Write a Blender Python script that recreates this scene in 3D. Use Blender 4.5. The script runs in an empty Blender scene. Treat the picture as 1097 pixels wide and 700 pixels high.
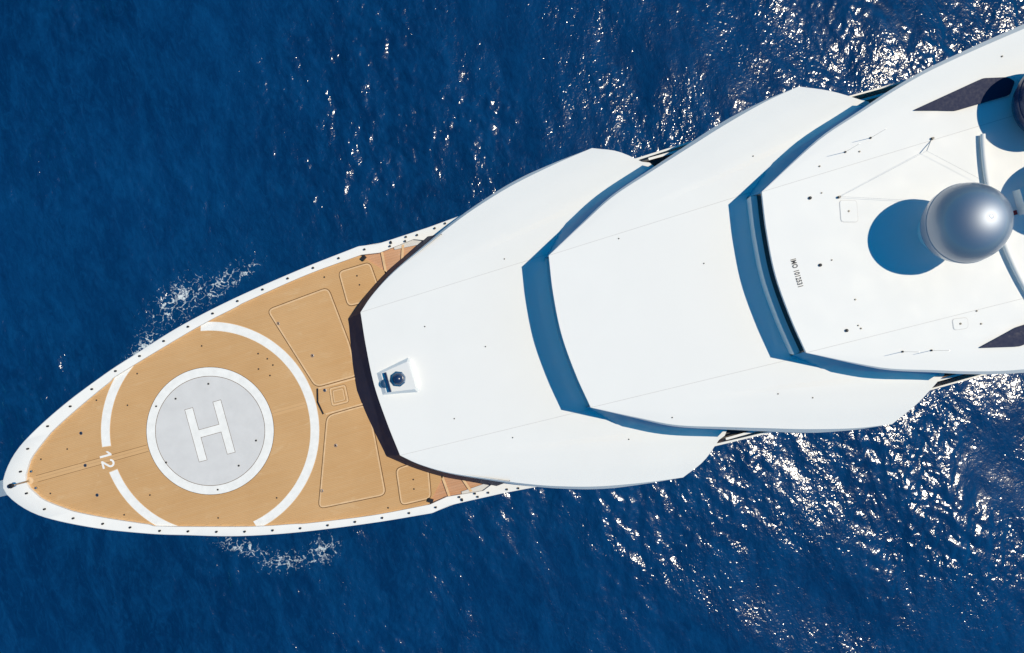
import bpy, bmesh, math, random
import numpy as np
R = math.radians
random.seed(7)
sc = bpy.context.scene
COL = sc.collection

# ------------------------------------------------------------------ camera
AX = R(15.45)
cam_d = bpy.data.cameras.new('drone_camera')
cam = bpy.data.objects.new('drone_camera', cam_d)
COL.objects.link(cam)
cam.location = (0, 0, 47)
cam.rotation_euler = (0, 0, -AX)
cam_d.sensor_width = 36
cam_d.lens = 800 / 1097 * 36
cam_d.shift_x = -4.5 / 1097
cam_d.shift_y = 21.2 / 1097
cam_d.clip_start = 0.5
cam_d.clip_end = 9000
sc.camera = cam

# ------------------------------------------------------------------ light
SUN_EL, SUN_AZ = 60.0, -2.0          # azimuth measured from +X (aft) towards +Y (port)
world = bpy.data.worlds.new('World')
sc.world = world
world.use_nodes = True
wn = world.node_tree
sky = wn.nodes.new('ShaderNodeTexSky')
sky.sky_type = 'NISHITA'
sky.sun_disc = False
sky.sun_elevation = R(SUN_EL)
sky.sun_rotation = R(90 - SUN_AZ)
sky.air_density = 1.0
sky.dust_density = 0.0
sky.ozone_density = 6.0
hsv = wn.nodes.new('ShaderNodeHueSaturation')
hsv.inputs['Hue'].default_value = 0.488
hsv.inputs['Saturation'].default_value = 2.0
bg = wn.nodes['Background']
wn.links.new(sky.outputs[0], hsv.inputs['Color'])
wn.links.new(hsv.outputs[0], bg.inputs[0])
bg.inputs[1].default_value = 0.105
sun_d = bpy.data.lights.new('sun', 'SUN')
sun_d.energy = 3.9
sun_d.angle = R(0.53)
sun_d.color = (1.0, 0.89, 0.70)
sun = bpy.data.objects.new('sun', sun_d)
COL.objects.link(sun)
sun.rotation_euler = (0, R(90 - SUN_EL), R(SUN_AZ))
sun.location = (20, 0, 60)

sc.view_settings.view_transform = 'Standard'
sc.view_settings.look = 'None'
sc.view_settings.gamma = 1
sc.view_settings.exposure = 0.0
sc.view_settings.use_curve_mapping = False
sc.cycles.max_bounces = 6
sc.cycles.use_denoising = True
sc.cycles.denoising_input_passes = 'RGB_ALBEDO_NORMAL'
sc.cycles.denoising_prefilter = 'ACCURATE'
sc.cycles.sample_clamp_indirect = 3

# ------------------------------------------------------------------ materials
class NT:
    def __init__(s, name):
        s.m = bpy.data.materials.new(name)
        s.m.use_nodes = True
        s.t = s.m.node_tree
        s.b = s.t.nodes['Principled BSDF']
    def n(s, kind, **kw):
        nd = s.t.nodes.new('ShaderNode' + kind)
        for k, v in kw.items():
            setattr(nd, k, v)
        return nd
    def l(s, a, b):
        s.t.links.new(a, b)
    def coord(s, scale=(1, 1, 1)):
        tc = s.n('TexCoord'); mp = s.n('Mapping')
        mp.inputs['Scale'].default_value = scale
        s.l(tc.outputs['Object'], mp.inputs['Vector'])
        return mp.outputs[0]
    def noise(s, vec, scale, detail=3, rough=0.5, dist=0.0):
        nd = s.n('TexNoise')
        nd.inputs['Scale'].default_value = scale
        nd.inputs['Detail'].default_value = detail
        nd.inputs['Roughness'].default_value = rough
        nd.inputs['Distortion'].default_value = dist
        s.l(vec, nd.inputs['Vector'])
        return nd.outputs['Fac']
    def ramp(s, fac, stops):
        nd = s.n('ValToRGB')
        el = nd.color_ramp.elements
        while len(el) < len(stops):
            el.new(0.5)
        for e, (p, c) in zip(el, stops):
            e.position = p
            e.color = (*c, 1) if len(c) == 3 else c
        s.l(fac, nd.inputs[0])
        return nd.outputs[0]
    def mix(s, fac, a, b, blend='MIX'):
        nd = s.n('Mix', data_type='RGBA', blend_type=blend)
        for sock, v in ((nd.inputs[0], fac), (nd.inputs[6], a), (nd.inputs[7], b)):
            if hasattr(v, 'links'):
                s.l(v, sock)
            elif isinstance(v, (int, float)):
                sock.default_value = v
            else:
                sock.default_value = (*v, 1)
        return nd.outputs[2]
    def math(s, op, a, b=None, clamp=False):
        nd = s.n('Math', operation=op, use_clamp=clamp)
        for i, v in enumerate((a, b)):
            if v is None:
                continue
            if hasattr(v, 'links'):
                s.l(v, nd.inputs[i])
            else:
                nd.inputs[i].default_value = v
        return nd.outputs[0]
    def bump(s, h, strength, dist):
        nd = s.n('Bump')
        nd.inputs['Strength'].default_value = strength
        nd.inputs['Distance'].default_value = dist
        s.l(h, nd.inputs['Height'])
        s.l(nd.outputs[0], s.b.inputs['Normal'])

def paint(name, col, rough=0.35, var=0.04, scale=0.6, coat=0.0, metal=0.0, spec=0.5):
    k = NT(name)
    v = k.coord()
    f = k.noise(v, scale, 5, 0.6)
    lo = tuple(c * (1 - var) for c in col)
    hi = tuple(min(1, c * (1 + var)) for c in col)
    k.l(k.ramp(f, [(0.3, lo), (0.7, hi)]), k.b.inputs['Base Color'])
    k.l(k.ramp(k.noise(v, scale * 4, 3), [(0.3, (rough * .85,) * 3), (0.7, (rough * 1.15,) * 3)]), k.b.inputs['Roughness'])
    k.b.inputs['Metallic'].default_value = metal
    k.b.inputs['Coat Weight'].default_value = coat
    k.b.inputs['Coat Roughness'].default_value = 0.04
    k.b.inputs['Specular IOR Level'].default_value = spec
    return k.m

def teak(name, light, dark, pitch=0.09, pale=(0.66, 0.47, 0.27)):
    k = NT(name)
    v = k.coord()
    big = k.noise(v, 0.35, 5, 0.6)
    base = k.ramp(big, [(0.3, dark), (0.7, light)])
    # individual planks, each of its own tone
    st = k.coord((0.35, 1 / pitch, 1))
    sep = k.n('SeparateXYZ'); k.l(st, sep.inputs[0])
    row = k.math('FLOOR', sep.outputs[1])
    wn_ = k.n('TexWhiteNoise', noise_dimensions='2D')
    cmb = k.n('CombineXYZ'); k.l(row, cmb.inputs[1])
    k.l(k.math('FLOOR', k.math('ADD', sep.outputs[0], k.math('MULTIPLY', row, 0.37))), cmb.inputs[0])
    k.l(cmb.outputs[0], wn_.inputs['Vector'])
    base = k.mix(k.math('MULTIPLY', wn_.outputs['Value'], 0.16), base, pale)
    grain = k.noise(k.coord((2.0, 26, 1)), 1.0, 4, 0.65)
    base = k.mix(k.math('MULTIPLY', grain, 0.3), base, tuple(c * 0.72 for c in dark))
    fr = k.math('FRACT', sep.outputs[1])
    caulk = k.math('LESS_THAN', fr, 0.10)
    base = k.mix(k.math('MULTIPLY', caulk, 0.32), base, (0.10, 0.07, 0.05))
    # weathered pale patches and small scuffs
    patch = k.ramp(k.noise(k.coord((0.6, 1.5, 1)), 1.3, 6, 0.7, 0.6), [(0.58, (0, 0, 0)), (0.70, (1, 1, 1))])
    base = k.mix(k.math('MULTIPLY', patch, 0.34), base, pale)
    scuff = k.ramp(k.noise(k.coord(), 2.3, 6, 0.75), [(0.66, (0, 0, 0)), (0.74, (1, 1, 1))])
    base = k.mix(k.math('MULTIPLY', scuff, 0.25), base, tuple(c * 0.6 for c in dark))
    k.l(base, k.b.inputs['Base Color'])
    k.b.inputs['Roughness'].default_value = 0.62
    k.b.inputs['Specular IOR Level'].default_value = 0.25
    return k.m

M = {}
M['white'] = paint('white_gelcoat', (0.81, 0.815, 0.80), 0.5, 0.012, 0.25, 0.0, spec=0.15)
M['cap'] = paint('white_cap_paint', (0.83, 0.825, 0.80), 0.5, 0.025, 1.2, spec=0.25)
M['marking'] = paint('white_deck_marking', (0.80, 0.80, 0.78), 0.6, 0.06, 3.0, spec=0.2)
M['grey'] = paint('grey_pad_paint', (0.62, 0.62, 0.62), 0.6, 0.04, 1.4, spec=0.2)
M['teak'] = teak('foredeck_teak', (0.63, 0.38, 0.175), (0.56, 0.325, 0.14))
M['teak_pink'] = teak('side_deck_teak', (0.62, 0.36, 0.21), (0.50, 0.26, 0.14), 0.14, (0.72, 0.53, 0.40))
M['teak_light'] = teak('pale_teak_margin', (0.65, 0.40, 0.19), (0.60, 0.36, 0.165), 0.2)
M['teak_line'] = paint('pale_trim_and_edge_light', (0.69, 0.47, 0.27), 0.6, 0.12, 4, spec=0.2)  # pale trim, also paints the sunlit edges of hatch grooves
M['groove'] = paint('dark_groove', (0.13, 0.075, 0.04), 0.8, 0.2, 3, spec=0.1)
M['black'] = paint('black_fitting', (0.012, 0.012, 0.015), 0.4, 0.2, 3)
M['dark_blue'] = paint('dark_blue_fitting', (0.01, 0.03, 0.09), 0.25, 0.2, 3)
M['steel'] = paint('brushed_steel', (0.5, 0.5, 0.5), 0.3, 0.1, 6, metal=1.0)
M['radome'] = paint('silver_radome_paint', (0.38, 0.42, 0.485), 0.54, 0.0, 1.0, coat=0.6, metal=1.0)
for l_ in list(M['radome'].node_tree.nodes['Principled BSDF'].inputs['Roughness'].links):
    M['radome'].node_tree.links.remove(l_)
M['radome'].node_tree.nodes['Principled BSDF'].inputs['Roughness'].default_value = 0.58
M['glass'] = paint('tinted_glass', (0.006, 0.007, 0.010), 0.08, 0.2, 0.5)
M['blue_shade'] = paint('blue_shade_paint', (0.008, 0.27, 0.47), 0.5, 0.04, 0.5, spec=0.08)  # matte blue that paints the roof shadow bands
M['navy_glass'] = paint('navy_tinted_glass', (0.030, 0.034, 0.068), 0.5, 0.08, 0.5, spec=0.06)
M['panel'] = paint('dark_tinted_panel', (0.022, 0.028, 0.066), 0.6, 0.0, 2.0, spec=0.15)
M['seam'] = paint('grey_seam', (0.62, 0.62, 0.62), 0.6, 0.05, 2, spec=0.2)
M['red'] = paint('red_paint', (0.45, 0.012, 0.012), 0.4, 0.1, 5)
M['letter'] = paint('dark_lettering', (0.06, 0.065, 0.08), 0.5, 0.15, 6, spec=0.2)
M['hull'] = paint('white_hull_paint', (0.78, 0.78, 0.79), 0.25, 0.03, 0.3, 0.4)

# ------------------------------------------------------------------ mesh helpers
def catmull(pts, n):
    """resample an open polyline as a smooth curve, n points, even in arc length"""
    p = np.array(pts, float)
    q = np.vstack([2 * p[0] - p[1], p, 2 * p[-1] - p[-2]])
    out = []
    for i in range(1, len(q) - 2):
        t = np.linspace(0, 1, 24, endpoint=False)[:, None]
        a, b, c, d = q[i - 1], q[i], q[i + 1], q[i + 2]
        out.append(0.5 * (2 * b + (c - a) * t + (2 * a - 5 * b + 4 * c - d) * t ** 2 + (3 * b - a - 3 * c + d) * t ** 3))
    c = np.vstack(out + [p[-1:]])
    return even(c, n)

def even(c, n):
    c = np.array(c, float)
    s = np.concatenate([[0], np.cumsum(np.linalg.norm(np.diff(c, axis=0), axis=1))])
    t = np.linspace(0, s[-1], n)
    return np.column_stack([np.interp(t, s, c[:, k]) for k in range(c.shape[1])])

def mesh_obj(name, verts, faces, mat, parent=None, smooth=None, **props):
    me = bpy.data.meshes.new(name)
    me.from_pydata([tuple(map(float, v)) for v in verts], [], [tuple(f) for f in faces])
    me.update()
    bm = bmesh.new(); bm.from_mesh(me)
    bmesh.ops.remove_doubles(bm, verts=bm.verts, dist=1e-5)
    bmesh.ops.recalc_face_normals(bm, faces=bm.faces)
    if smooth is not None:
        for f in bm.faces:
            f.smooth = True
        for e in bm.edges:
            if len(e.link_faces) == 2 and e.calc_face_angle(0) > R(smooth):
                e.smooth = False
    bm.to_mesh(me); bm.free()
    me.materials.append(mat)
    o = bpy.data.objects.new(name, me)
    COL.objects.link(o)
    if parent is not None:
        o.parent = parent
    for k_, v in props.items():
        o[k_] = v
    return o

class MB:
    """collects shapes for ONE mesh"""
    def __init__(s):
        s.v, s.f = [], []
    def add(s, v, f):
        o = len(s.v)
        s.v += [tuple(map(float, a)) for a in v]
        s.f += [tuple(i + o for i in a) for a in f]
        return s
    def poly(s, pts, z, thick=0.0):
        """flat polygon (x,y) at z (number or function), optional thickness downwards"""
        zf = z if callable(z) else (lambda x, y: z)
        n = len(pts)
        top = [(x, y, zf(x, y)) for x, y in pts]
        s.add(top, [tuple(range(n))])
        if thick:
            bot = [(x, y, q - thick) for x, y, q in top]
            s.add(top + bot, [(i, (i + 1) % n, n + (i + 1) % n, n + i) for i in range(n)])
        return s
    def strip(s, a, b, z, thick=0.0, closed=False):
        zf = z if callable(z) else (lambda x, y: z)
        n = len(a)
        A = [(x, y, zf(x, y)) for x, y in a]; B = [(x, y, zf(x, y)) for x, y in b]
        r = range(n if closed else n - 1)
        s.add(A + B, [(i, (i + 1) % n, n + (i + 1) % n, n + i) for i in r])
        if thick:
            for L in (A, B):
                D = [(x, y, q - thick) for x, y, q in L]
                s.add(L + D, [(i, (i + 1) % n, n + (i + 1) % n, n + i) for i in r])
        return s
    def box(s, c, size, rz=0):
        x, y, z = (d / 2 for d in size)
        P = []
        for k in (-z, z):
            for i, j in ((-x, -y), (x, -y), (x, y), (-x, y)):
                P.append((c[0] + i * math.cos(rz) - j * math.sin(rz), c[1] + i * math.sin(rz) + j * math.cos(rz), c[2] + k))
        return s.add(P, [(3, 2, 1, 0), (4, 5, 6, 7), (0, 1, 5, 4), (1, 2, 6, 5), (2, 3, 7, 6), (3, 0, 4, 7)])
    def lathe(s, c, prof, n=32):
        """prof: list of (radius, height)"""
        P, F = [], []
        for r, h in prof:
            for i in range(n):
                a = 2 * math.pi * i / n
                P.append((c[0] + r * math.cos(a), c[1] + r * math.sin(a), c[2] + h))
        for j in range(len(prof) - 1):
            for i in range(n):
                F.append((j * n + i, j * n + (i + 1) % n, (j + 1) * n + (i + 1) % n, (j + 1) * n + i))
        F.append(tuple(range(n))[::-1]); F.append(tuple((len(prof) - 1) * n + i for i in range(n)))
        return s.add(P, F)
    def tube(s, path, rad, n=8):
        path = np.array(path, float); P, F = [], []
        for i, p in enumerate(path):
            t = path[min(i + 1, len(path) - 1)] - path[max(i - 1, 0)]
            t /= np.linalg.norm(t)
            h = np.array([0, 0, 1.0]) if abs(t[2]) < .9 else np.array([1.0, 0, 0])
            a = np.cross(t, h); a /= np.linalg.norm(a); b = np.cross(a, t)
            r = rad[i] if hasattr(rad, '__len__') else rad
            for k_ in range(n):
                g = 2 * math.pi * k_ / n
                P.append(p + r * (math.cos(g) * a + math.sin(g) * b))
        for i in range(len(path) - 1):
            for k_ in range(n):
                F.append((i * n + k_, i * n + (k_ + 1) % n, (i + 1) * n + (k_ + 1) % n, (i + 1) * n + k_))
        F.append(tuple(range(n))); F.append(tuple((len(path) - 1) * n + k_ for k_ in range(n)))
        return s.add(P, F)
    def build(s, name, mat, parent=None, smooth=None, **props):
        return mesh_obj(name, s.v, s.f, mat, parent, smooth, **props)

def mirror(pts):
    return [(x, -y) for x, y in pts]
def sym(half):
    """half outline tip -> aft (y>=0) turned into a closed outline"""
    h = [tuple(p) for p in half]
    return h + [(x, -y) for x, y in h[::-1] if abs(y) > 1e-6]
def interp(tab):
    xs = [p[0] for p in tab]; ys = [p[1] for p in tab]
    return lambda u: float(np.interp(u, xs, ys))
def rounded(pts, r, n=5):
    """round every corner of a closed polygon"""
    out = []
    m = len(pts)
    for i in range(m):
        p = np.array(pts[i]); a = np.array(pts[i - 1]) - p; b = np.array(pts[(i + 1) % m]) - p
        la, lb = np.linalg.norm(a), np.linalg.norm(b)
        d = min(r, la * .45, lb * .45)
        p0, p1 = p + a / la * d, p + b / lb * d
        for t in np.linspace(0, 1, n):
            out.append(tuple((1 - t) ** 2 * p0 + 2 * t * (1 - t) * p + t * t * p1))
    return out
def inset(pts, d):
    """closed polygon moved inwards by d"""
    P = np.array(pts); area = 0.5 * np.sum(P[:, 0] * np.roll(P[:, 1], -1) - np.roll(P[:, 0], -1) * P[:, 1])
    sgn = 1 if area > 0 else -1
    t = np.roll(P, -1, 0) - np.roll(P, 1, 0)
    t /= np.linalg.norm(t, axis=1)[:, None]
    nrm = np.column_stack([-t[:, 1], t[:, 0]]) * sgn
    return [tuple(q) for q in P + nrm * d]

def text_obj(name, body, size, mat, parent, loc, bold=0.0, spacing=1.0):
    cu = bpy.data.curves.new(name, 'FONT')
    cu.body = body; cu.size = size; cu.offset = bold; cu.space_character = spacing
    cu.align_x = 'CENTER'; cu.align_y = 'CENTER'
    tmp = bpy.data.objects.new(name, cu); COL.objects.link(tmp)
    dg = bpy.context.evaluated_depsgraph_get()
    me = bpy.data.meshes.new_from_object(tmp.evaluated_get(dg))
    bpy.data.objects.remove(tmp); bpy.data.curves.remove(cu)
    me.materials.clear(); me.materials.append(mat)
    o = bpy.data.objects.new(name, me); COL.objects.link(o)
    o.parent = parent; o.location = loc; o.rotation_euler = (0, 0, -math.pi / 2)   # reads port to starboard, tops aft
    return o

# ------------------------------------------------------------------ sea
def make_sea():
    N, L = 1000, 96.0
    rs = np.random.RandomState(11)
    k1 = 2 * np.pi * np.fft.fftfreq(N, L / N)
    kx, ky = np.meshgrid(k1, k1, indexing='ij')
    k = np.hypot(kx, ky); k[0, 0] = 1e-6
    th = np.arctan2(ky, kx)
    def band(l0, wid, slope, d0, spread):
        """a train of waves of mean length l0 with the given rms slope, travelling along d0"""
        a = np.exp(-(np.log(k / (2 * np.pi / l0))) ** 2 / (2 * wid ** 2)) / k ** 1.0
        a = a * np.abs(np.cos((th - R(d0)) / 1.0)) ** spread
        a[0, 0] = 0
        ph = rs.normal(size=(N, N)) + 1j * rs.normal(size=(N, N))
        H = a * ph
        h = np.real(np.fft.ifft2(H))
        gx = np.real(np.fft.ifft2(1j * kx * H))
        gy = np.real(np.fft.ifft2(1j * ky * H))
        return h * slope / math.sqrt((gx ** 2 + gy ** 2).mean())
    h = band(9, .35, .035, 20, 2) + band(3.2, .4, .05, -10, 2)
    rough = band(14, .5, 1.0, 60, 0)
    rough = 0.75 + 0.45 * rough / rough.std()
    rough = np.clip(rough, .25, 1.8)
    h = h + rough * (band(1.25, .4, .095, 10, 1.2) + band(0.5, .35, .10, 0, 0.6))
    ax = (np.arange(N) / (N - 1) - .5) * L
    X, Y = np.meshgrid(ax + 3, ax, indexing='ij')
    edge = np.minimum(np.minimum(np.arange(N)[:, None], N - 1 - np.arange(N)[:, None]),
                      np.minimum(np.arange(N)[None, :], N - 1 - np.arange(N)[None, :])) * L / N
    h *= np.clip(edge / 6, 0, 1)
    V = np.column_stack([X.ravel(), Y.ravel(), h.ravel()])
    idx = np.arange(N * N).reshape(N, N)
    Q = np.stack([idx[:-1, :-1], idx[1:, :-1], idx[1:, 1:], idx[:-1, 1:]], -1).reshape(-1, 4)
    # outer sheet out to the horizon, joined to the patch at its corners
    B = 6000.0
    n0 = len(V)
    V = np.vstack([V, [[-B, -B, 0], [B, -B, 0], [B, B, 0], [-B, B, 0]]])
    c = [idx[0, 0], idx[-1, 0], idx[-1, -1], idx[0, -1]]
    Q = np.vstack([Q, [[n0, n0 + 1, c[1], c[0]], [n0 + 1, n0 + 2, c[2], c[1]], [n0 + 2, n0 + 3, c[3], c[2]], [n0 + 3, n0, c[0], c[3]]]])
    me = bpy.data.meshes.new('sea')
    me.vertices.add(len(V)); me.vertices.foreach_set('co', V.ravel().astype(np.float32))
    me.loops.add(Q.size); me.loops.foreach_set('vertex_index', Q.ravel().astype(np.int32))
    me.polygons.add(len(Q)); me.polygons.foreach_set('loop_start', np.arange(0, Q.size, 4, dtype=np.int32))
    me.polygons.foreach_set('loop_total', np.full(len(Q), 4, np.int32))
    sm = np.ones(len(Q), bool); sm[-4:] = False
    me.polygons.foreach_set('use_smooth', sm)
    me.update(calc_edges=True)
    me.validate()
    o = bpy.data.objects.new('sea', me); COL.objects.link(o)
    o['kind'] = 'structure'
    k_ = NT('sea_water')
    v = k_.coord()
    big = k_.noise(v, 0.05, 4, 0.55)
    rot = k_.n('Mapping'); rot.inputs['Rotation'].default_value = (0, 0, 0.55)
    rot.inputs['Scale'].default_value = (1.0, 0.42, 1)
    tc0 = k_.n('TexCoord'); k_.l(tc0.outputs['Object'], rot.inputs['Vector'])
    mid = k_.noise(rot.outputs[0], 0.55, 6, 0.66, 1.2)
    fine = k_.noise(rot.outputs[0], 2.4, 5, 0.7, 1.5)
    col = k_.ramp(big, [(0.35, (0.0007, 0.0195, 0.076)), (0.65, (0.0014, 0.0310, 0.112))])
    col = k_.mix(k_.ramp(mid, [(0.42, (0, 0, 0)), (0.76, (1, 1, 1))]), col, (0.002, 0.046, 0.150))  # from here, light and dark of the ripples painted into the water colour
    col = k_.mix(k_.ramp(fine, [(0.50, (0, 0, 0)), (0.76, (0.6,) * 3)]), col, (0.003, 0.056, 0.170))
    col = k_.mix(k_.ramp(fine, [(0.28, (0.45,) * 3), (0.48, (0, 0, 0))]), col, (0.0006, 0.014, 0.062))
    # foam: torn lines where the bow wave has broken, on both sides of the hull
    def spot(cx, cy, rx, ry, rot):
        mp = k_.n('Mapping', vector_type='TEXTURE')
        tc = k_.n('TexCoord'); k_.l(tc.outputs['Object'], mp.inputs['Vector'])
        mp.inputs['Location'].default_value = (cx, cy, 0)
        mp.inputs['Rotation'].default_value = (0, 0, rot)
        mp.inputs['Scale'].default_value = (rx, ry, 1)
        ln = k_.n('VectorMath', operation='LENGTH'); k_.l(mp.outputs[0], ln.inputs[0])
        return k_.math('SUBTRACT', 1.0, ln.outputs['Value'], True)
    mask = None
    for a in FOAM:
        s_ = spot(*a)
        mask = s_ if mask is None else k_.math('MAXIMUM', mask, s_)
    vo = k_.n('TexVoronoi', feature='DISTANCE_TO_EDGE')
    wv = k_.n('TexNoise'); wv.inputs['Scale'].default_value = 1.1; wv.inputs['Detail'].default_value = 5
    k_.l(v, wv.inputs['Vector'])
    ad = k_.n('VectorMath', operation='MULTIPLY_ADD')
    k_.l(wv.outputs['Color'], ad.inputs[0]); ad.inputs[1].default_value = (1.6, 1.6, 0); k_.l(v, ad.inputs[2])
    k_.l(ad.outputs[0], vo.inputs['Vector']); vo.inputs['Scale'].default_value = 2.0
    line = k_.math('SUBTRACT', 1.0, k_.math('MULTIPLY', vo.outputs['Distance'], 9.0), True)
    tear = k_.noise(v, 6.5, 4, 0.7, 0.6)
    f = k_.math('ADD', k_.math('MULTIPLY', line, 0.24), k_.math('MULTIPLY', tear, 0.92))
    f = k_.math('ADD', f, k_.math('MULTIPLY', mask, 0.35))
    foam = k_.ramp(f, [(0.81, (0, 0, 0)), (1.0, (0.9,) * 3)])
    foam = k_.math('MULTIPLY', foam, k_.ramp(mask, [(0.02, (0, 0, 0)), (0.18, (1, 1, 1))]))
    aer = k_.math('MULTIPLY', k_.ramp(mask, [(0.0, (0, 0, 0)), (0.8, (1, 1, 1))]), k_.ramp(tear, [(0.4, (0, 0, 0)), (0.7, (0.35,) * 3)]))
    col = k_.mix(aer, col, (0.01, 0.10, 0.24))
    col = k_.mix(foam, col, (0.66, 0.74, 0.78))
    k_.l(col, k_.b.inputs['Base Color'])
    k_.l(k_.mix(foam, (0.155,) * 3, (0.7,) * 3), k_.b.inputs['Roughness'])
    k_.b.inputs['IOR'].default_value = 1.333
    k_.b.inputs['Specular IOR Level'].default_value = 1.0
    gust = k_.ramp(k_.noise(v, 0.16, 3, 0.6), [(0.35, (0.35,) * 3), (0.65, (1, 1, 1))])
    hb = k_.math('ADD', k_.math('MULTIPLY', k_.noise(k_.coord((1.0, 0.75, 1)), 4.2, 2, 0.5, 0.4), 1.0), k_.math('MULTIPLY', k_.noise(v, 8.0, 1, 0.5, 0.3), 0.30))
    k_.bump(k_.math('MULTIPLY', hb, gust), 1.0, 0.054)
    me.materials.append(k_.m)
    return o

FOAM = [(-19.8, 8.4, 3.6, 1.7, 0.40), (-17.0, 8.7, 3.0, 1.0, 0.45), (-22.6, 6.2, 3.2, 1.0, 0.65), (-15.2, 9.0, 2.0, .6, .4),
        (-20.0, -7.6, 2.6, .8, -0.5), (-17.6, -9.2, 2.6, 1.0, -0.2), (-15.2, -9.1, 1.8, 1.3, 0.3)]
make_sea()

# ------------------------------------------------------------------ yacht: outlines (metres; +X aft, +Y port, z=0 the water)
yacht = bpy.data.objects.new('motor_yacht', None); COL.objects.link(yacht)
yacht['label'] = 'long white motor yacht with teak helipad foredeck, stacked white roofs and silver satellite domes'
yacht['category'] = 'yacht'
yacht.location = (0, 0, 0)

HW = [(-28.38, 0), (-28.22, .5), (-27.62, 1.3), (-26.75, 2.03), (-25.35, 2.82), (-23.5, 3.67), (-21.3, 4.5), (-19.63, 5.02), (-17, 5.8),
      (-13.9, 6.45), (-10, 7.02), (-6.75, 7.37)]
HA = [(-6.65, 7.37), (-6.4, 7.34), (-5.9, 7.24), (-5.6, 7.22), (-2.6, 7.37), (-1.1, 7.5), (4, 7.75), (12, 7.93), (20, 7.98), (40, 7.95), (56, 7.6), (60, 7.2)]
TW = [(-27.12, 0), (-27.05, .33), (-26.82, .72), (-26.46, 1.2), (-25.5, 1.93), (-24.93, 2.3), (-23.36, 3.08), (-21.3, 4.0), (-20.8, 4.22),
      (-16.2, 5.5), (-14, 5.97), (-13.3, 6.13), (-9.8, 6.65), (-6.75, 6.9)]
IA = [(-6.65, 6.9), (-5.7, 6.75), (-3.1, 7.03), (-3.05, 6.1), (4, 7.2), (9, 7.74), (12, 7.83), (20, 7.89), (40, 7.86), (56, 7.3), (59.6, 6.8)]
hull_f = catmull(HW, 60); teak_f = catmull(TW, 60)
hull_half = np.vstack([hull_f, even(HA, 50)])
teak_w = interp([tuple(p) for p in teak_f])
hull_w = interp([tuple(p) for p in hull_half])
ZD = 7.05
def zcap(u):
    return 7.22 + 0.8 * min(1, max(0, (u + 2) / 16.0))

def build_hull():
    b = MB(); n = len(hull_half); lev = [0, .12, .3, .55, .8, 1.0, 1.25]
    rows = []
    for lam in lev:
        row = []
        for u, w in hull_half:
            u2 = -28.38 + 4.2 * lam + (u + 28.38) * (88.38 - 4.2 * lam) / 88.38
            fade = 1 - min(1, max(0, (u + 28.38) / 45))
            w2 = w * (1 - lam * (0.06 + 0.5 * fade)) * (1 if lam <= 1 else .8)
            z = (zcap(u) - .08) * (1 - lam)
            row.append((u2, w2, z))
        rows.append(row)
    for sgn in (1, -1):
        V = [(x, sgn * y, z) for row in rows for x, y, z in row]
        F = [(j * n + i, j * n + i + 1, (j + 1) * n + i + 1, (j + 1) * n + i) for j in range(len(lev) - 1) for i in range(n - 1)]
        b.add(V, F)
    t = [r[-1] for r in rows]
    V = t + [(x, -y, z) for x, y, z in t]; m = len(t)
    b.add(V, [(i, i + 1, m + i + 1, m + i) for i in range(m - 1)])
    return b.build('hull', M['hull'], yacht, 35)
hull = build_hull()

# bulwark cap: the broad white margin round the deck
def cap_mesh():
    b = MB()
    outer = np.vstack([hull_f, even(HA, 70)])
    inner = np.vstack([teak_f, even(IA, 70)])
    for sgn in (1, -1):
        rows = [[], [], [], [], []]
        for (xo, yo), (xi, yi) in zip(outer, inner):
            d = np.array([xi - xo, yi - yo]); L_ = np.linalg.norm(d) + 1e-9; d = d / L_
            z = zcap(xo)
            rows[0].append((xo - d[0] * .03, sgn * (yo - d[1] * .03), z - .16))
            rows[1].append((xo, sgn * yo, z - .03))
            rows[2].append((xo + d[0] * .06, sgn * (yo + d[1] * .06), z))
            rows[3].append((xi, sgn * yi, z - .02))
            rows[4].append((xi, sgn * yi, z - .16 if xo > -3 else 6.9))
        n = len(outer)
        b.add([p for r in rows for p in r], [(j * n + i, j * n + i + 1, (j + 1) * n + i + 1, (j + 1) * n + i) for j in range(4) for i in range(n - 1)])
    return b.build('bulwark_cap', M['cap'], yacht, 40)
cap_mesh()

# raked stem below the bow tip
st = MB()
prof = [(-28.25, 7.0), (-32.6, 2.6), (-32.6, 2.2), (-24.6, 1.0), (-24.6, 5.5)]
w_ = .43
st.add([(x, w_, z) for x, z in prof] + [(x, -w_, z) for x, z in prof],
       [tuple(range(5)), tuple(range(9, 4, -1))] + [(i, (i + 1) % 5, 5 + (i + 1) % 5, 5 + i) for i in range(5)])
st.build('stem', M['white'], yacht)

# foredeck
fd = sym(list(teak_f) + [(-5.65, 5.7)])
foredeck = MB().poly(fd, ZD, .15).build('foredeck', M['teak'], yacht)
MB().strip([tuple(p) for p in teak_f], [tuple(p) for p in (teak_f + np.array([[.13, -.07]] * len(teak_f)) * np.linspace(1, .9, len(teak_f))[:, None])], ZD + .004).add([], []).build('margin_plank', M['teak_light'], foredeck)
MB().strip(mirror([tuple(p) for p in teak_f]), mirror([tuple(p) for p in (teak_f + np.array([[.13, -.07]] * len(teak_f)))]), ZD + .004).build('margin_plank', M['teak_light'], foredeck)
MB().poly([(-27.05, .16), (-20.45, .16), (-20.45, -.16), (-27.05, -.16)], ZD + .004).build('king_plank', M['teak_light'], foredeck)
MB().poly([(-13.55, .16), (-11.7, .16), (-11.7, -.16), (-13.55, -.16)], ZD + .004).build('king_plank', M['teak_light'], foredeck)
for s_ in (1, -1):
    MB().poly([(-26.6, s_ * .165), (-20.45, s_ * .165), (-20.45, s_ * .185), (-26.6, s_ * .185)], ZD + .006).build('plank_joint', M['groove'], foredeck)
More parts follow.
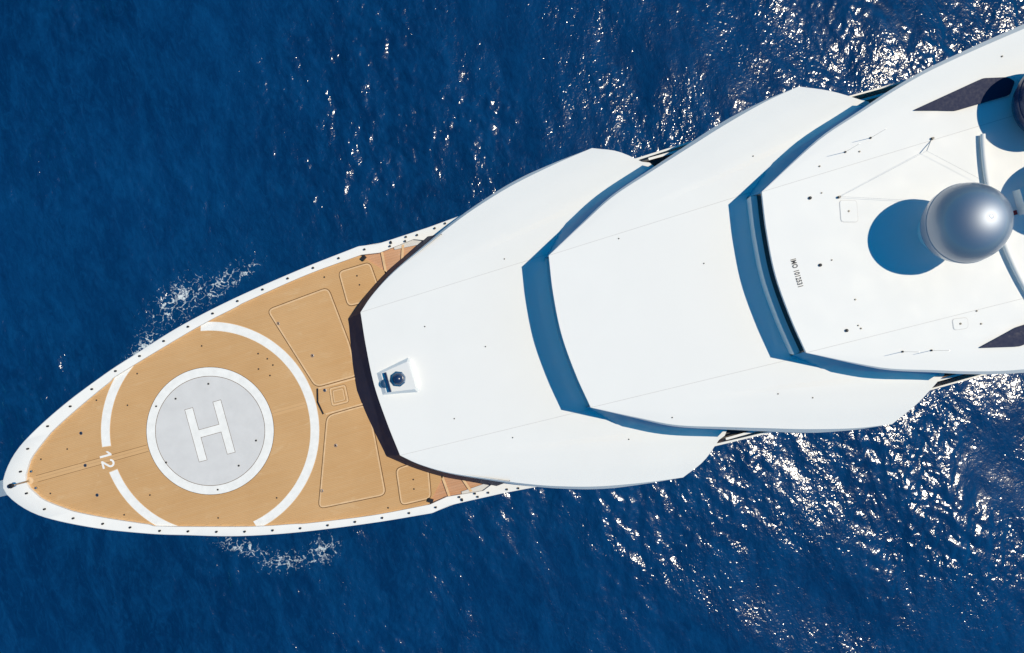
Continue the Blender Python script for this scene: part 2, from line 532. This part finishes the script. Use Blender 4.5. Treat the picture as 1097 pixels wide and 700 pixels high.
# side decks aft of the foredeck, a step lower, with pale cross beams
for s_ in (1, -1):
    MB().poly([(-6.75, s_ * 6.9), (-5.65, s_ * 5.7), (-5.65, s_ * 5.0), (6, s_ * 5.0), (6, s_ * 7.0), (-3.0, s_ * 7.05), (-5.7, s_ * 6.8)], ZD - .1).build('side_deck', M['teak_pink'], yacht)
    MB().poly([(6.3, s_ * 6.3), (40, s_ * 6.3), (40, s_ * 7.85), (6.3, s_ * 7.6)], 6.97).build('side_deck', M['teak_pink'], yacht)
    bm_ = MB()
    bm_.add([(-5.75, s_ * 5.4, ZD), (-5.62, s_ * 5.4, ZD), (-5.52, s_ * 6.78, ZD), (-5.65, s_ * 6.78, ZD)], [(0, 1, 2, 3)])
    bm_.build('deck_beam', M['teak_line'], yacht)
    MB().add([(-4.98, s_ * 5.3, ZD), (-4.84, s_ * 5.3, ZD), (-4.32, s_ * 6.85, ZD), (-4.46, s_ * 6.85, ZD)], [(0, 1, 2, 3)]).build('deck_beam', M['teak_line'], yacht)
    MB().add([(-4.9, s_ * 6.72, ZD - .02), (-3.0, s_ * 6.6, ZD - .02), (-2.9, s_ * 7.06, ZD - .02), (-4.9, s_ * 6.86, ZD - .02)], [(0, 1, 2, 3)]).build('deck_threshold', M['grey'], yacht)

# ------------------------------------------------------------------ helipad
HC = (-16.98, 0.0)
ZP = ZD + .008
def circ(r, n=96, a0=0, a1=360):
    return [(HC[0] + r * math.cos(R(a)), HC[1] + r * math.sin(R(a))) for a in np.linspace(a0, a1, n)]
pad = MB().poly(circ(2.96)[:-1], ZP + .004).build('helipad', M['grey'], yacht)
MB().strip(circ(2.93), circ(3.40), ZP + .008).build('touchdown_ring', M['marking'], pad)
MB().strip(circ(2.915), circ(2.94), ZP + .010).build('ring_joint', M['groove'], pad)
MB().strip(circ(3.40), circ(3.425), ZP + .006).build('ring_joint', M['groove'], pad)
for u in (-17.72, -15.90):
    pass
hm = MB()
hm.poly([(-17.98, 1.44), (-17.56, 1.44), (-17.56, .20), (-16.42, .20), (-16.42, 1.44), (-16.0, 1.44),
         (-16.0, -1.44), (-16.42, -1.44), (-16.42, -.20), (-17.56, -.20), (-17.56, -1.44), (-17.98, -1.44)], ZP + .008)
hm.build('letter_h', M['marking'], pad)
hl = MB()
for a, c_ in (((-18.0, -1.46), (-17.54, 1.46)), ((-16.44, -1.46), (-15.98, 1.46)), ((-17.6, -.22), (-16.4, .22))):
    hl.poly([(a[0], a[1]), (c_[0], a[1]), (c_[0], c_[1]), (a[0], c_[1])], ZP + .006 + (.0008 if a[1] > -1 else 0))
hl.build('letter_outline', M['groove'], pad)
def outer_ring(r0, r1, z, spans, mat, name):
    for a0, a1 in spans:
        A, B = [], []
        for a in np.linspace(a0, a1, 80):
            q = []
            for r in (r0, r1):
                x = HC[0] + r * math.cos(R(a)); y = HC[1] + r * math.sin(R(a))
                lim = teak_w(x) - .01
                y = max(-lim, min(lim, y))
                q.append((x, y))
            A.append(q[0]); B.append(q[1])
        MB().strip(A, B, z).build(name, mat, pad)
SPANS = [(-122, 122 - 0), ]
outer_ring(5.37, 5.83, ZP + .008, [(-80, 80), (187.0, 236), (124, 173.0)], M['marking'], 'perimeter_ring')
outer_ring(5.34, 5.86, ZP + .004, [(-80, 80), (186.6, 236), (124, 173.4)], M['teak_line'], 'perimeter_edging')
def stroke(name, path, width, z, mat, parent):
    """a flat painted stroke along a path; path given as (right, up) seen with the tops aft, right = starboard"""
    P = np.array(path, float)
    t = np.gradient(P, axis=0); t /= np.linalg.norm(t, axis=1)[:, None]
    nrm = np.column_stack([-t[:, 1], t[:, 0]]) * width / 2
    to = lambda Q: [(-22.72 + b_, .06 - a_) for a_, b_ in Q]
    return MB().strip(to(P + nrm), to(P - nrm), z).build(name, mat, parent)
one = MB()
to = lambda a_, b_: (-22.72 + b_, .06 - a_)
one.poly([to(-.20, -.32), to(-.09, -.32), to(-.09, .32), to(-.19, .32), to(-.36, .17), to(-.36, .05), to(-.20, .17)], ZP + .008)
one.build('digit_one', M['marking'], pad)
arc2 = [(.30 + .17 * math.cos(R(a)), .14 + .17 * math.sin(R(a))) for a in np.linspace(170, -35, 16)]
two = stroke('digit_two', arc2 + [(.30, -.10), (.13, -.26)], .105, ZP + .008, M['marking'], pad)
stroke('digit_foot', [(.09, -.275), (.30, -.275), (.50, -.275)], .105, ZP + .0105, M['marking'], two)
# faint round cover on the pad
MB().strip([(-15.1 + .27 * math.cos(t), .05 + .27 * math.sin(t)) for t in np.linspace(0, 6.283, 40)],
           [(-15.1 + .29 * math.cos(t), .05 + .29 * math.sin(t)) for t in np.linspace(0, 6.283, 40)], ZP + .008).build('flush_cover', M['seam'], pad)

# ------------------------------------------------------------------ deck hatches
def hatch(name, pts, r=.3, mat='teak', z=ZD, line=.07, groove=.04, parent=foredeck):
    P = rounded(pts, r)
    o = MB().poly(P, z + .022, .03).build(name, M[mat], parent)
    MB().strip(P, inset(P, -groove), z + .006, closed=True).build('hatch_groove', M['groove'], o)  # groove, its shade painted as a flat dark strip
    MB().strip(inset(P, .01), inset(P, .01 + line), z + .026, closed=True).build('hatch_edge_light', M['teak_line'], o)  # light on the groove edge painted as a pale strip
    return o
hatch('deck_hatch', [(-12.33, 5.42), (-8.86, 5.72), (-8.55, 2.5), (-8.62, .74), (-9.2, .74), (-10.92, .74)], .35)
hatch('deck_hatch', [(-12.5, -5.55), (-8.83, -5.8), (-8.55, -2.5), (-8.5, -.88), (-9.2, -.86), (-10.75, -.88)], .35)
hatch('deck_hatch', [(-8.1, 6.38), (-6.35, 6.42), (-6.2, 4.4), (-8.1, 4.45)], .28)
hatch('deck_hatch', [(-8.2, -6.56), (-6.55, -6.62), (-6.15, -4.5), (-7.95, -4.6)], .28)
hatch('small_hatch', [(-10.24, .5), (-9.35, .47), (-9.41, -.5), (-10.35, -.47)], .14, line=.07, groove=.02)
hatch('small_hatch', [(-10.10, .34), (-9.5, .32), (-9.55, -.35), (-10.2, -.33)], .1, z=ZD + .03, line=.05, groove=.015)
MB().add([(-10.90, .66, ZD + .03), (-10.80, .66, ZD + .03), (-10.98, -.05, ZD + .03), (-11.08, -.05, ZD + .03), (-10.86, -.74, ZD + .03), (-10.95, -.76, ZD + .03)],
         [(0, 1, 2, 3), (3, 2, 4, 5)]).build('hatch_gutter', M['black'], foredeck)
for y in (.64, -.78):
    MB().box((-9.1, y, ZD + .025), (3.4, .085, .03)).build('hatch_rail', M['teak_line'], foredeck)

# tie-down sockets and small deck lights
def socket(u, v, r=.088):
    o = MB().lathe((u, v, ZD + .004), [(r, 0), (r, .02), (r * .7, .026), (r * .62, .012)], 16).build('tie_down_socket', M['steel'], foredeck)
    MB().lathe((u, v, ZD + .012), [(r * .6, 0), (r * .5, .012)], 12).build('socket_pin', M['black'], o)
for u, v in [(-23.67, 1.72), (-23.91, 0.0), (-23.72, -1.70), (-11.95, 4.56), (-10.64, 2.42), (-10.49, .46), (-10.72, -2.54), (-12.08, -4.67)]:
    socket(u, v)
for u, v in [(-20.87, 2.5), (-20.99, -2.45), (-19.92, 3.99), (-13.6, 2.5), (-13.1, 2.0), (-13.0, 2.9), (-13.4, 3.3), (-12.8, 2.5), (-26.1, .95), (-26.1, -.95),
             (-24.6, 1.1), (-16.2, 4.5), (-17.8, -4.6), (-14.5, -4.4), (-8.9, 6.3), (-8.9, -6.5), (-7.2, 5.9), (-7.2, 5.4), (-7.3, -5.9), (-7.2, -5.4), (-22.4, 3.2), (-22.6, -3.1)]:
    MB().lathe((u, v, ZD + .024), [(.045, 0), (.04, .02), (.02, .03)], 10).build('deck_pin', M['black'], foredeck)
for u, v in [(-18.3, 2.15), (-16.4, 2.45), (-14.75, -1.15), (-16.0, -2.2), (-19.7, -1.0)]:
    MB().lathe((u, v, ZP + .006), [(.055, 0), (.05, .03), (.03, .04)], 12).build('pad_light', M['black'], pad)
for a in (140, 262):
    MB().lathe((HC[0] + 3.17 * math.cos(R(a)), HC[1] + 3.17 * math.sin(R(a)), ZP + .01), [(.05, 0), (.045, .03), (.03, .04)], 12).build('pad_light', M['black'], pad)
def stud(u, v, z, r=.05):
    b = MB().lathe((u, v, z - .02), [(r, 0), (r, .05), (r * .7, .07), (r * .7, .10), (r * 1.1, .11), (r * .9, .15)], 12)
    return b.build('cap_stud', M['black'], yacht, 40)
u = -27.19; k = 0
us = [-27.2, -26.5, -25.16, -23.72, -22.37, -20.9] + [-20.9 + 1.45 * i for i in range(1, 13)]
for u in us:
    for s_ in (1, -1):
        w = .5 * (teak_w(u) + hull_w(u)) if u > -27.0 else .60
        stud(u, s_ * w, zcap(u))
for u, dv in ((-5.05, 0), (-4.95, .2), (-4.1, .2), (-4.2, 0), (-2.5, .15), (-1.9, .2)):
    for s_ in (1, -1):
        stud(u, s_ * (hull_w(u) - .32 + dv), zcap(u), .05)
for s_ in (1, -1):       # fairlead at the aft end of the foredeck margin
    MB().box((-6.6, s_ * 6.72, ZD + .08), (.28, .2, .16), s_ * .6).build('fairlead', M['black'], yacht)
    for u in (-27.07,):
        MB().lathe((-26.75, s_ * .46, ZD), [(.07, 0), (.07, .09), (.05, .12)], 12).build('mooring_pin', M['steel'], yacht)
# jackstaff at the stem
js = MB().tube([(-26.98, 0, ZD), (-27.02, 0, ZD + 1.35)], [.055, .035], 10).build('jackstaff', M['steel'], yacht, 40)
MB().lathe((-27.02, 0, ZD + 1.35), [(.05, 0), (.12, .03), (.13, .14), (.08, .2)], 16).build('staff_light', M['black'], js, 40)
MB().lathe((-26.98, 0, ZD), [(.2, 0), (.2, .03), (.1, .06), (.07, .12)], 16).build('staff_base', M['teak_line'], js, 40)
MB().lathe((-28.02, 0.0, 7.2), [(.11, 0), (.11, .05), (.05, .09)], 16).build('stem_fitting', M['dark_blue'], yacht, 40)

# ------------------------------------------------------------------ roofs
class Roof:
    """a white roof: flat-ish middle panel, two drooping wings, a steep fascia round the rim"""
    def __init__(s, name, front, corner, edge, trail, crease_end, z0, slope, rear_u, droop, fas=(.22, .40), nt=44, ns=16):
        s.u0, s.z0, s.slope, s.cw, s.droop = corner[0], z0, slope, corner[1], droop
        E = catmull([corner] + edge, nt)
        I = even([corner, crease_end], nt)
        s.E, s.I = E, I
        b = MB()
        s.rim = {}
        for sgn in (1, -1):
            V = []
            tip, root = E[-1], I[-1]
            tr = catmull([tuple(tip)] + trail + [tuple(root)], ns + 1)[::-1]     # root -> tip along the trailing edge
            bul = tr - np.array([root + (tip - root) * q for q in np.linspace(0, 1, ns + 1)])
            for i in range(nt):
                t = i / (nt - 1)
                for j in range(ns + 1):
                    q = j / ns
                    p = I[i] * (1 - q) + E[i] * q + bul[j] * max(0, (t - .55) / .45) ** 1.5
                    V.append((p[0], sgn * p[1], s.wing_z(p[0], q, np.linalg.norm(E[i] - I[i]), t)))
            F = [(i * (ns + 1) + j, i * (ns + 1) + j + 1, (i + 1) * (ns + 1) + j + 1, (i + 1) * (ns + 1) + j) for i in range(nt - 1) for j in range(ns)]
            b.add(V, F)
            rim = [V[i * (ns + 1) + ns] for i in range(nt)] + [V[(nt - 1) * (ns + 1) + j] for j in range(ns - 1, -1, -1)]
            s.rim[sgn] = rim
        # middle panel: front arc back to the crease ends and on to the rear
        fr = catmull([(corner[0], corner[1])] + front + [(corner[0], -corner[1])], 33)
        s.fr = fr
        V, F = [], []
        m = 20
        for i in range(m + 1):
            t = i / m
            ci = even([corner, crease_end], m + 1)[i]
            for j in range(33):
                y0 = fr[j][1] / corner[1]
                bow = (fr[j][0] - corner[0]) * (1 - t)
                x = ci[0] + bow
                V.append((x, y0 * ci[1], s.mid_z(x)))
        F = [(i * 33 + j, i * 33 + j + 1, (i + 1) * 33 + j + 1, (i + 1) * 33 + j) for i in range(m) for j in range(32)]
        b.add(V, F)
        ce = crease_end
        n_ = len(b.v)
        b.add([(ce[0], ce[1] * y, s.mid_z(ce[0])) for y in np.linspace(1, -1, 33)] + [(rear_u, ce[1] * y, s.mid_z(rear_u)) for y in np.linspace(1, -1, 33)],
              [(j, j + 1, 34 + j, 33 + j) for j in range(32)])
        s.obj = b.build(name, M['white'], yacht, 12)
        # fascia: steep strip round the rim
        f = MB()
        loop = [(x, y, s.mid_z(x)) for x, y in fr]
        def skirt(path, out, down, taper=None):
            P = np.array(path)
            t = np.gradient(P[:, :2], axis=0); t /= np.linalg.norm(t, axis=1)[:, None]
            nrm = np.column_stack([t[:, 1], -t[:, 0]])
            ctr = np.array([P[:, 0].mean() + 2, 0])
            if np.sum(nrm * (P[:, :2] - ctr)) < 0:
                nrm = -nrm
            k_ = np.ones(len(P)) if taper is None else np.array(taper)
            A = P.copy()
            B = P.copy(); B[:, :2] += nrm * (out * k_)[:, None]; B[:, 2] -= down * k_ + .02
            C = B.copy(); C[:, :2] -= nrm * (.3 + out * k_)[:, None]; C[:, 2] -= .04
            n = len(P)
            f.add(np.vstack([A, B, C]), [(j * n + i, j * n + i + 1, (j + 1) * n + i + 1, (j + 1) * n + i) for j in range(2) for i in range(n - 1)])
        skirt(loop, .01, .10)
        for sgn in (1, -1):
            rim = s.rim[sgn]
            tp = [min(1, .03 + i / 30) * min(1, max(.0, (nt - 1 - i) / 10)) for i in range(nt)]
            skirt(rim[:nt], fas[0], fas[1], tp)
            skirt(rim[nt - 1:], .0, .10)
        f.build('fascia', M['white'], s.obj, 40)
        for sgn in (1, -1):     # panel joint along the crease
            q = [(x, sgn * y) for x, y in I]
            MB().strip([(x, y - .012) for x, y in q], [(x, y + .012) for x, y in q], lambda x, y: s.mid_z(x) + .004).build('panel_joint', M['seam'], s.obj)
    def mid_z(s, u):
        return s.z0 + s.slope * (u - s.u0)
    def wing_z(s, u, q, width, t):
        z = s.mid_z(u) - s.droop * width * q ** 1.25
        if q > .72:
            z -= .05 * width / 5 * ((q - .72) / .28) ** 1.3 * 2
        st = max(0, min(1, (q - .40) / .05)) * (.10 * max(0, min(1, (t - .3) / .3)))
        return z + st - (.10 * max(0, min(1, (q - .45) / .5)) * max(0, min(1, (t - .3) / .3)))

R1 = Roof('forward_roof', [(-7.38, 2.0), (-7.50, 0.0), (-7.38, -2.0)], (-7.18, 3.78),
          [(-6.38, 4.46), (-5.05, 5.28), (-3.1, 6.15), (-1.4, 6.87), (.15, 7.42), (2.1, 7.96), (4.4, 8.38), (6.36, 8.64)],
          [(7.53, 8.06), (8.55, 7.16), (9.05, 6.75)], (9.4, 4.2), 8.97, .055, 12.0, .068)
R2 = Roof('middle_roof', [(2.36, 2.0), (2.22, 0.0), (2.36, -2.0)], (2.63, 3.73),
          [(4.6, 4.76), (6.3, 5.60), (8.5, 6.30), (10.4, 6.88), (12.2, 7.42), (14.3, 7.95), (16.04, 8.23)],
          [(17.3, 7.54), (18.4, 6.75), (18.8, 6.4)], (19.4, 4.2), 11.7, .05, 22.0, .064)
R3 = Roof('upper_roof', [(12.07, 2.0), (11.93, 0.0), (12.07, -2.0)], (12.32, 3.70),
          [(14.5, 4.82), (15.8, 5.40), (17.5, 5.93), (19.35, 6.50), (21.4, 6.97), (25.4, 7.55), (29, 7.95), (32.5, 8.2)],
          [(34, 7.4), (35.5, 6.2)], (36, 4.2), 13.9, .03, 37.0, .045, (.25, .36))

# ------------------------------------------------------------------ houses under the roofs
def ring_wall(b, lo, hi, zlo, zhi):
    n = len(lo)
    zl = zlo if callable(zlo) else (lambda x: zlo)
    zh = zhi if callable(zhi) else (lambda x: zhi)
    b.add([(x, y, zl(x)) for x, y in lo] + [(x, y, zh(x)) for x, y in hi], [(i, i + 1, n + i + 1, n + i) for i in range(n - 1)])
def house(roof, below, name, z_sill, d_base, d_sill, d_glass, rear, flare):
    """white coaming and dark glass under the front rim; leaning blue panels that paint the shade band under the wings"""
    front = [tuple(p) for p in roof.fr]
    off = lambda d: [(x - d, y * (1 + d * .05)) for x, y in front]
    zs = lambda x: below(x) + z_sill
    b = MB()
    ring_wall(b, off(d_base), off(d_sill), lambda x: below(x) - .35, zs)
    ring_wall(b, off(d_sill), off(d_glass + .06), zs, lambda x: zs(x) + .03)
    h = b.build(name, M['white'], yacht, 25)
    g = MB(); ring_wall(g, off(d_glass + .06), off(-.12), lambda x: zs(x) + .03, lambda x: roof.mid_z(x) - .12)
    g.build('window_band', M['glass'], h, 25)
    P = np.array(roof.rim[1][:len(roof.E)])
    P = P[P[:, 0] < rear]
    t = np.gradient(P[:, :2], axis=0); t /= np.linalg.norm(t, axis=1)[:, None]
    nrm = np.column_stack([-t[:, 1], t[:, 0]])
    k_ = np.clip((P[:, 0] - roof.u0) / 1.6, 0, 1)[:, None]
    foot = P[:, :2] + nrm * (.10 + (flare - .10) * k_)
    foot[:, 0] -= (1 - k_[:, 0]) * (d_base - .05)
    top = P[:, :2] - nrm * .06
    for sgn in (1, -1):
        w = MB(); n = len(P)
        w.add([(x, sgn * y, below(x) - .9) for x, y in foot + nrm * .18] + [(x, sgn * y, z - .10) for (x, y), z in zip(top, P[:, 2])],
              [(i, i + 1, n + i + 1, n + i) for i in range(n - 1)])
        w.build('side_shade_panel', M['blue_shade'], h, 30)  # added panel, its blue stands in for the roof's shadow along the side
    return h
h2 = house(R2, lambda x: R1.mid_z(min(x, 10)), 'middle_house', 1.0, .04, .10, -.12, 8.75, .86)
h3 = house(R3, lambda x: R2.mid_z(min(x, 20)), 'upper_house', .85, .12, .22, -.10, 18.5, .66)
# leaning navy windscreen under the forward roof
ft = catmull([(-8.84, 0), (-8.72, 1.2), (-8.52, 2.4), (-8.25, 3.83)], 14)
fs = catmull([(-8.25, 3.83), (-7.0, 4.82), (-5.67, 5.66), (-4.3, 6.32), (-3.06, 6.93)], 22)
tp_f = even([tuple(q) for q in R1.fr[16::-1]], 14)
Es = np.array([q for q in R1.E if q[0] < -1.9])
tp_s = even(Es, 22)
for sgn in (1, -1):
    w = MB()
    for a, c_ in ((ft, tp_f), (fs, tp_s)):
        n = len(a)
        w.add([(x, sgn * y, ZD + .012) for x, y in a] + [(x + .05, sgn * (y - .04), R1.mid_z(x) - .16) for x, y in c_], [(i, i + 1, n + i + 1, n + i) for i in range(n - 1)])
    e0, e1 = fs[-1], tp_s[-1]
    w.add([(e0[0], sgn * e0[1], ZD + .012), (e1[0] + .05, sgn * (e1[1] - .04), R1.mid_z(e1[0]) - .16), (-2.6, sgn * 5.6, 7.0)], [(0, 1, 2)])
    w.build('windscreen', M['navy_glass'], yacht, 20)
# main-deck house and the dark glazed sides under the wings
lo = sym([(-5.6, 0), (-5.6, 3.4), (-3, 4.9), (2, 6.0), (8, 6.55), (42, 6.55)])
hb = MB().poly(lo, 8.55, 1.7).build('main_house', M['white'], yacht)
up = MB().poly(sym([(8.4, 0), (8.4, 6.2), (9.0, 6.55), (41, 6.55)]), 11.6, 3.0).build('side_glazing', M['glass'], yacht)
for s_ in (1, -1):
    b = MB()
    b.strip([(8.9, s_ * 7.22), (41, s_ * 7.22)], [(8.9, s_ * 7.34), (41, s_ * 7.34)], 9.55, .08)
    b.build('deck_rail', M['white'], yacht)
    MB().strip([(8.9, s_ * 6.5), (41, s_ * 6.5)], [(8.9, s_ * 7.3), (41, s_ * 7.3)], 8.75, .1).build('walkway', M['black'], yacht)
MB().poly(sym([(40, 0), (40, 7.3), (56, 7.2), (59.4, 6.7)]), 7.0, .1).build('aft_deck', M['teak'], yacht)

# ------------------------------------------------------------------ searchlight housing on the forward roof
zr1 = R1.mid_z(-6.3)
hs = MB()
base = [(-7.27, .60), (-5.42, .99), (-5.30, .9), (-5.30, -.9), (-5.42, -.99), (-7.27, -.60)]
mid_ = [(-6.98, .50), (-5.50, .72), (-5.42, .66), (-5.42, -.66), (-5.50, -.72), (-6.98, -.50)]
zb_ = [zr1 - .1] * 6; zt_ = [zr1 + .16, zr1 + .42, zr1 + .42, zr1 + .42, zr1 + .42, zr1 + .16]
hs.add([(x, y, z) for (x, y), z in zip(base, zb_)] + [(x, y, z) for (x, y), z in zip(mid_, zt_)],
       [(i, (i + 1) % 6, 6 + (i + 1) % 6, 6 + i) for i in range(6)] + [(6, 7, 8, 9, 10, 11)])
hz = hs.build('searchlight_housing', M['white'], R1.obj)
oc = MB().lathe((-6.17, 0, zr1 + .24), [(.40, 0), (.40, .12), (.33, .16), (.27, .16), (.25, .10)], 8).build('searchlight_rim', M['steel'], hz)
MB().lathe((-6.17, 0, zr1 + .30), [(.25, 0), (.27, .12), (.24, .24), (.15, .32), (.05, .35)], 20).build('searchlight', M['dark_blue'], hz, 40)
MB().box((-6.72, -.02, zr1 + .36), (.11, 1.02, .14)).build('searchlight_bar', M['dark_blue'], hz)
MB().lathe((-6.92, -.05, zr1 + .14), [(.24, 0), (.22, .06), (.1, .1)], 20).build('bar_mount', M['steel'], hz, 40)

# ------------------------------------------------------------------ domes
zr3 = R3.mid_z(19)
def radome(skirt):
    root = bpy.data.objects.new('radome', None); COL.objects.link(root); root.parent = yacht
    Rd, zc = 1.65, 1.98
    prof = [(Rd * math.cos(a), zc + .06 + Rd * math.sin(a)) for a in np.linspace(0, math.pi / 2 - .02, 22)]
    MB().lathe((0, 0, 0), [(Rd * 1.0, zc)] + prof, 64).build('dome_shell', M['radome'], root, 50)
    MB().lathe((0, 0, 0), [(1.25, zc - 1.05), (1.45, zc - .8), (1.59, zc - .42), (1.615, zc - .03), (1.665, zc - .02), (1.67, zc + .05), (1.645, zc + .075)], 64).build('dome_skirt', M[skirt], root, 30)
    MB().lathe((0, 0, 0), [(.95, -.3), (.9, .1), (.8, .3), (.8, zc - 1.0), (1.3, zc - .98)], 40).build('pedestal', M['white'], root, 40)
    t = zc + .06 + Rd
    MB().lathe((0, 0, 0), [(.15, t - .02), (.14, t + .004), (.10, t + .006), (.09, t + .001), (.0, t + .001)], 24).build('crown_plug', M['radome'], root, 40)
    return root
d0 = radome('radome')
d0.location = (19.28, -.05, R3.mid_z(18.9))
d0['label'] = 'whole silver dome with its shadow on the white roof'
d1 = radome('dark_blue')
d1.location = (24.8, 3.95, R3.mid_z(25) - .75)
d1.scale = (.98, .98, .98)
zc = 1.98
MB().lathe((0, 0, 0), [(1.64, zc - .3), (1.68, zc - .28), (1.69, zc - .05), (1.72, zc - .03), (1.72, zc + .06), (1.69, zc + .08), (1.70, zc + .3), (1.72, zc + .32), (1.70, zc + .4), (1.62, zc + .42)], 64).build('dome_collar', M['dark_blue'], d1, 30)
d1['label'] = 'silver dome with a dark skirt at the edge of the photo'
d2 = d0.copy(); COL.objects.link(d2); d2.location = (25.2, 0, R3.mid_z(25.2)); d2['label'] = 'silver dome behind the whole one'
for ch in list(d0.children):
    c = ch.copy(); COL.objects.link(c); c.parent = d2

# ------------------------------------------------------------------ fittings on the upper roof
Z3 = lambda u, v: R3.mid_z(u) - max(0, abs(v) - 3.9) * .045
from mathutils.bvhtree import BVHTree
from mathutils import Vector
BV = {r.obj.name: BVHTree.FromPolygons([v.co[:] for v in r.obj.data.vertices], [p.vertices[:] for p in r.obj.data.polygons]) for r in (R1, R2, R3)}
def wz(roof, x, y):
    """height of the roof's upper surface at x, y"""
    h = BV[roof.obj.name].ray_cast(Vector((x, y, 40)), Vector((0, 0, -1)))[0]
    return h.z if h else roof.mid_z(x)
def wing3(x, y):
    return wz(R3, x, y)
def slab(name, pts, mat, lift=.10, thick=.16):
    h = max(wing3(x, y) for x, y in pts)
    return MB().poly(pts, lambda x, y: wing3(x, y) + lift, thick).build(name, M[mat], R3.obj)
slab('tinted_panel', rounded([(19.62, 5.36), (21.4, 4.83), (23.78, 4.86), (24.12, 5.34), (23.86, 5.62), (22.86, 5.88)], .12), 'panel')
slab('tinted_panel', rounded([(19.62, -5.50), (21.4, -5.05), (23.78, -4.95), (24.12, -5.34), (23.86, -5.62), (21.3, -5.90)], .12), 'panel')
arch = [(21.70 + .035 * y * y, y, R3.mid_z(21.8) + .17) for y in np.linspace(3.5, -5.0, 40)]
MB().tube(arch, [.125 - .03 * abs(q[1]) / 5 for q in arch], 14).build('arch_rail', M['white'], R3.obj, 50)
def frame_hatch(pts):
    P = rounded(pts, .13)
    o = MB().poly(P, lambda x, y: wing3(x, y) + .02, .03).build('roof_hatch', M['white'], R3.obj)
    MB().strip(P, inset(P, -.025), lambda x, y: wing3(x, y) + .008, closed=True).build('hatch_joint', M['seam'], o)
    c = np.mean(np.array(pts), axis=0)
    MB().lathe((c[0], c[1], wing3(*c) + .02), [(.05, 0), (.04, .03)], 12).build('hatch_lock', M['black'], o)
frame_hatch([(15.49, 2.40), (16.19, 2.20), (16.01, 1.28), (15.31, 1.48)])
frame_hatch([(18.84, -3.97), (19.48, -4.08), (19.40, -4.52), (18.79, -4.45)])
for u, v in [(14.27, 2.86), (13.92, -.12), (14.27, -3.22)]:
    z = wing3(u, v)
    o = MB().lathe((u, v, z), [(.05, 0), (.072, .03), (.065, .07), (.03, .09)], 16).build('roof_light', M['black'], R3.obj, 40)
    MB().lathe((u + .55, v + .08, wing3(u + .5, v)), [(.035, 0), (.03, .04)], 10).build('roof_pin', M['black'], R3.obj)
for u, v in [(15.05, 4.1), (16.9, 4.25), (15.0, -2.0), (19.95, -3.9), (20.0, -4.5), (14.9, -3.3), (24.0, 6.6)]:
    MB().lathe((u, v, wing3(u, v)), [(.04, 0), (.035, .04)], 10).build('roof_pin', M['black'], R3.obj)
def whip(u, v, h=1.4):
    z = wing3(u, v)
    o = MB().tube([(u, v, z), (u, v, z + h)], [.011, .007], 6).build('whip_antenna', M['steel'], R3.obj)
    MB().lathe((u, v, z), [(.045, 0), (.04, .06), (.02, .1)], 12).build('antenna_base', M['black'], o, 40)
for u, v in [(16.30, 4.40), (17.53, 4.70), (16.40, -4.78), (17.63, -5.06)]:
    whip(u, v)
def wire(a, b):
    MB().tube([a, b], .004, 5).build('stay_wire', M['steel'], R3.obj)
zz = R3.mid_z(17)
wire((15.49, 2.55, zz + .12), (19.55, 3.45, zz + .35))
wire((15.49, 2.55, zz + .12), (18.2, 1.62, zz + .2))
wire((19.55, 3.45, zz + .35), (21.8, 1.3, zz + .4))
MB().tube([(19.55, 3.45, zz + .35), (20.07, 3.93, zz + .05)], .018, 6).build('wire_strut', M['steel'], R3.obj)
MB().lathe((20.07, 3.93, wing3(20.07, 3.93)), [(.06, 0), (.05, .12)], 12).build('strut_foot', M['black'], R3.obj)
MB().lathe((15.49, 2.55, wing3(15.49, 2.55)), [(.06, 0), (.05, .15)], 12).build('strut_foot', M['black'], R3.obj)
eb = MB().box((23.1, .2, R3.mid_z(23) + .25), (.6, 1.1, .5)).build('equipment_box', M['white'], R3.obj)
MB().box((22.5, -.18, R3.mid_z(22.5) + .13), (.22, .2, .22)).build('red_valve', M['red'], R3.obj)
text_obj('hull_number', 'IMO 1012531', .40, M['letter'], R3.obj, (12.84, -.19, R3.mid_z(12.84) + .014), 0.010, 1.05).scale = (.56, .80, 1)

# drain pins on the two lower roofs
for roof, pts in ((R1, [(-4.2, 2.2), (-1.4, -4.4), (-4.0, -2.7), (.6, 4.4), (4.0, 5.2), (4.2, -6.0), (-1.5, .4)]), (R2, [(6.0, 3.6), (6.2, -5.2), (13.0, 5.6), (11.2, -5.4), (12.7, -6.0), (9.5, 1.4)])):
    for u, v in pts:
        MB().lathe((u, v, wz(roof, u, v) - .01), [(.035, 0), (.03, .04)], 10).build('drain_pin', M['black'], roof.obj)
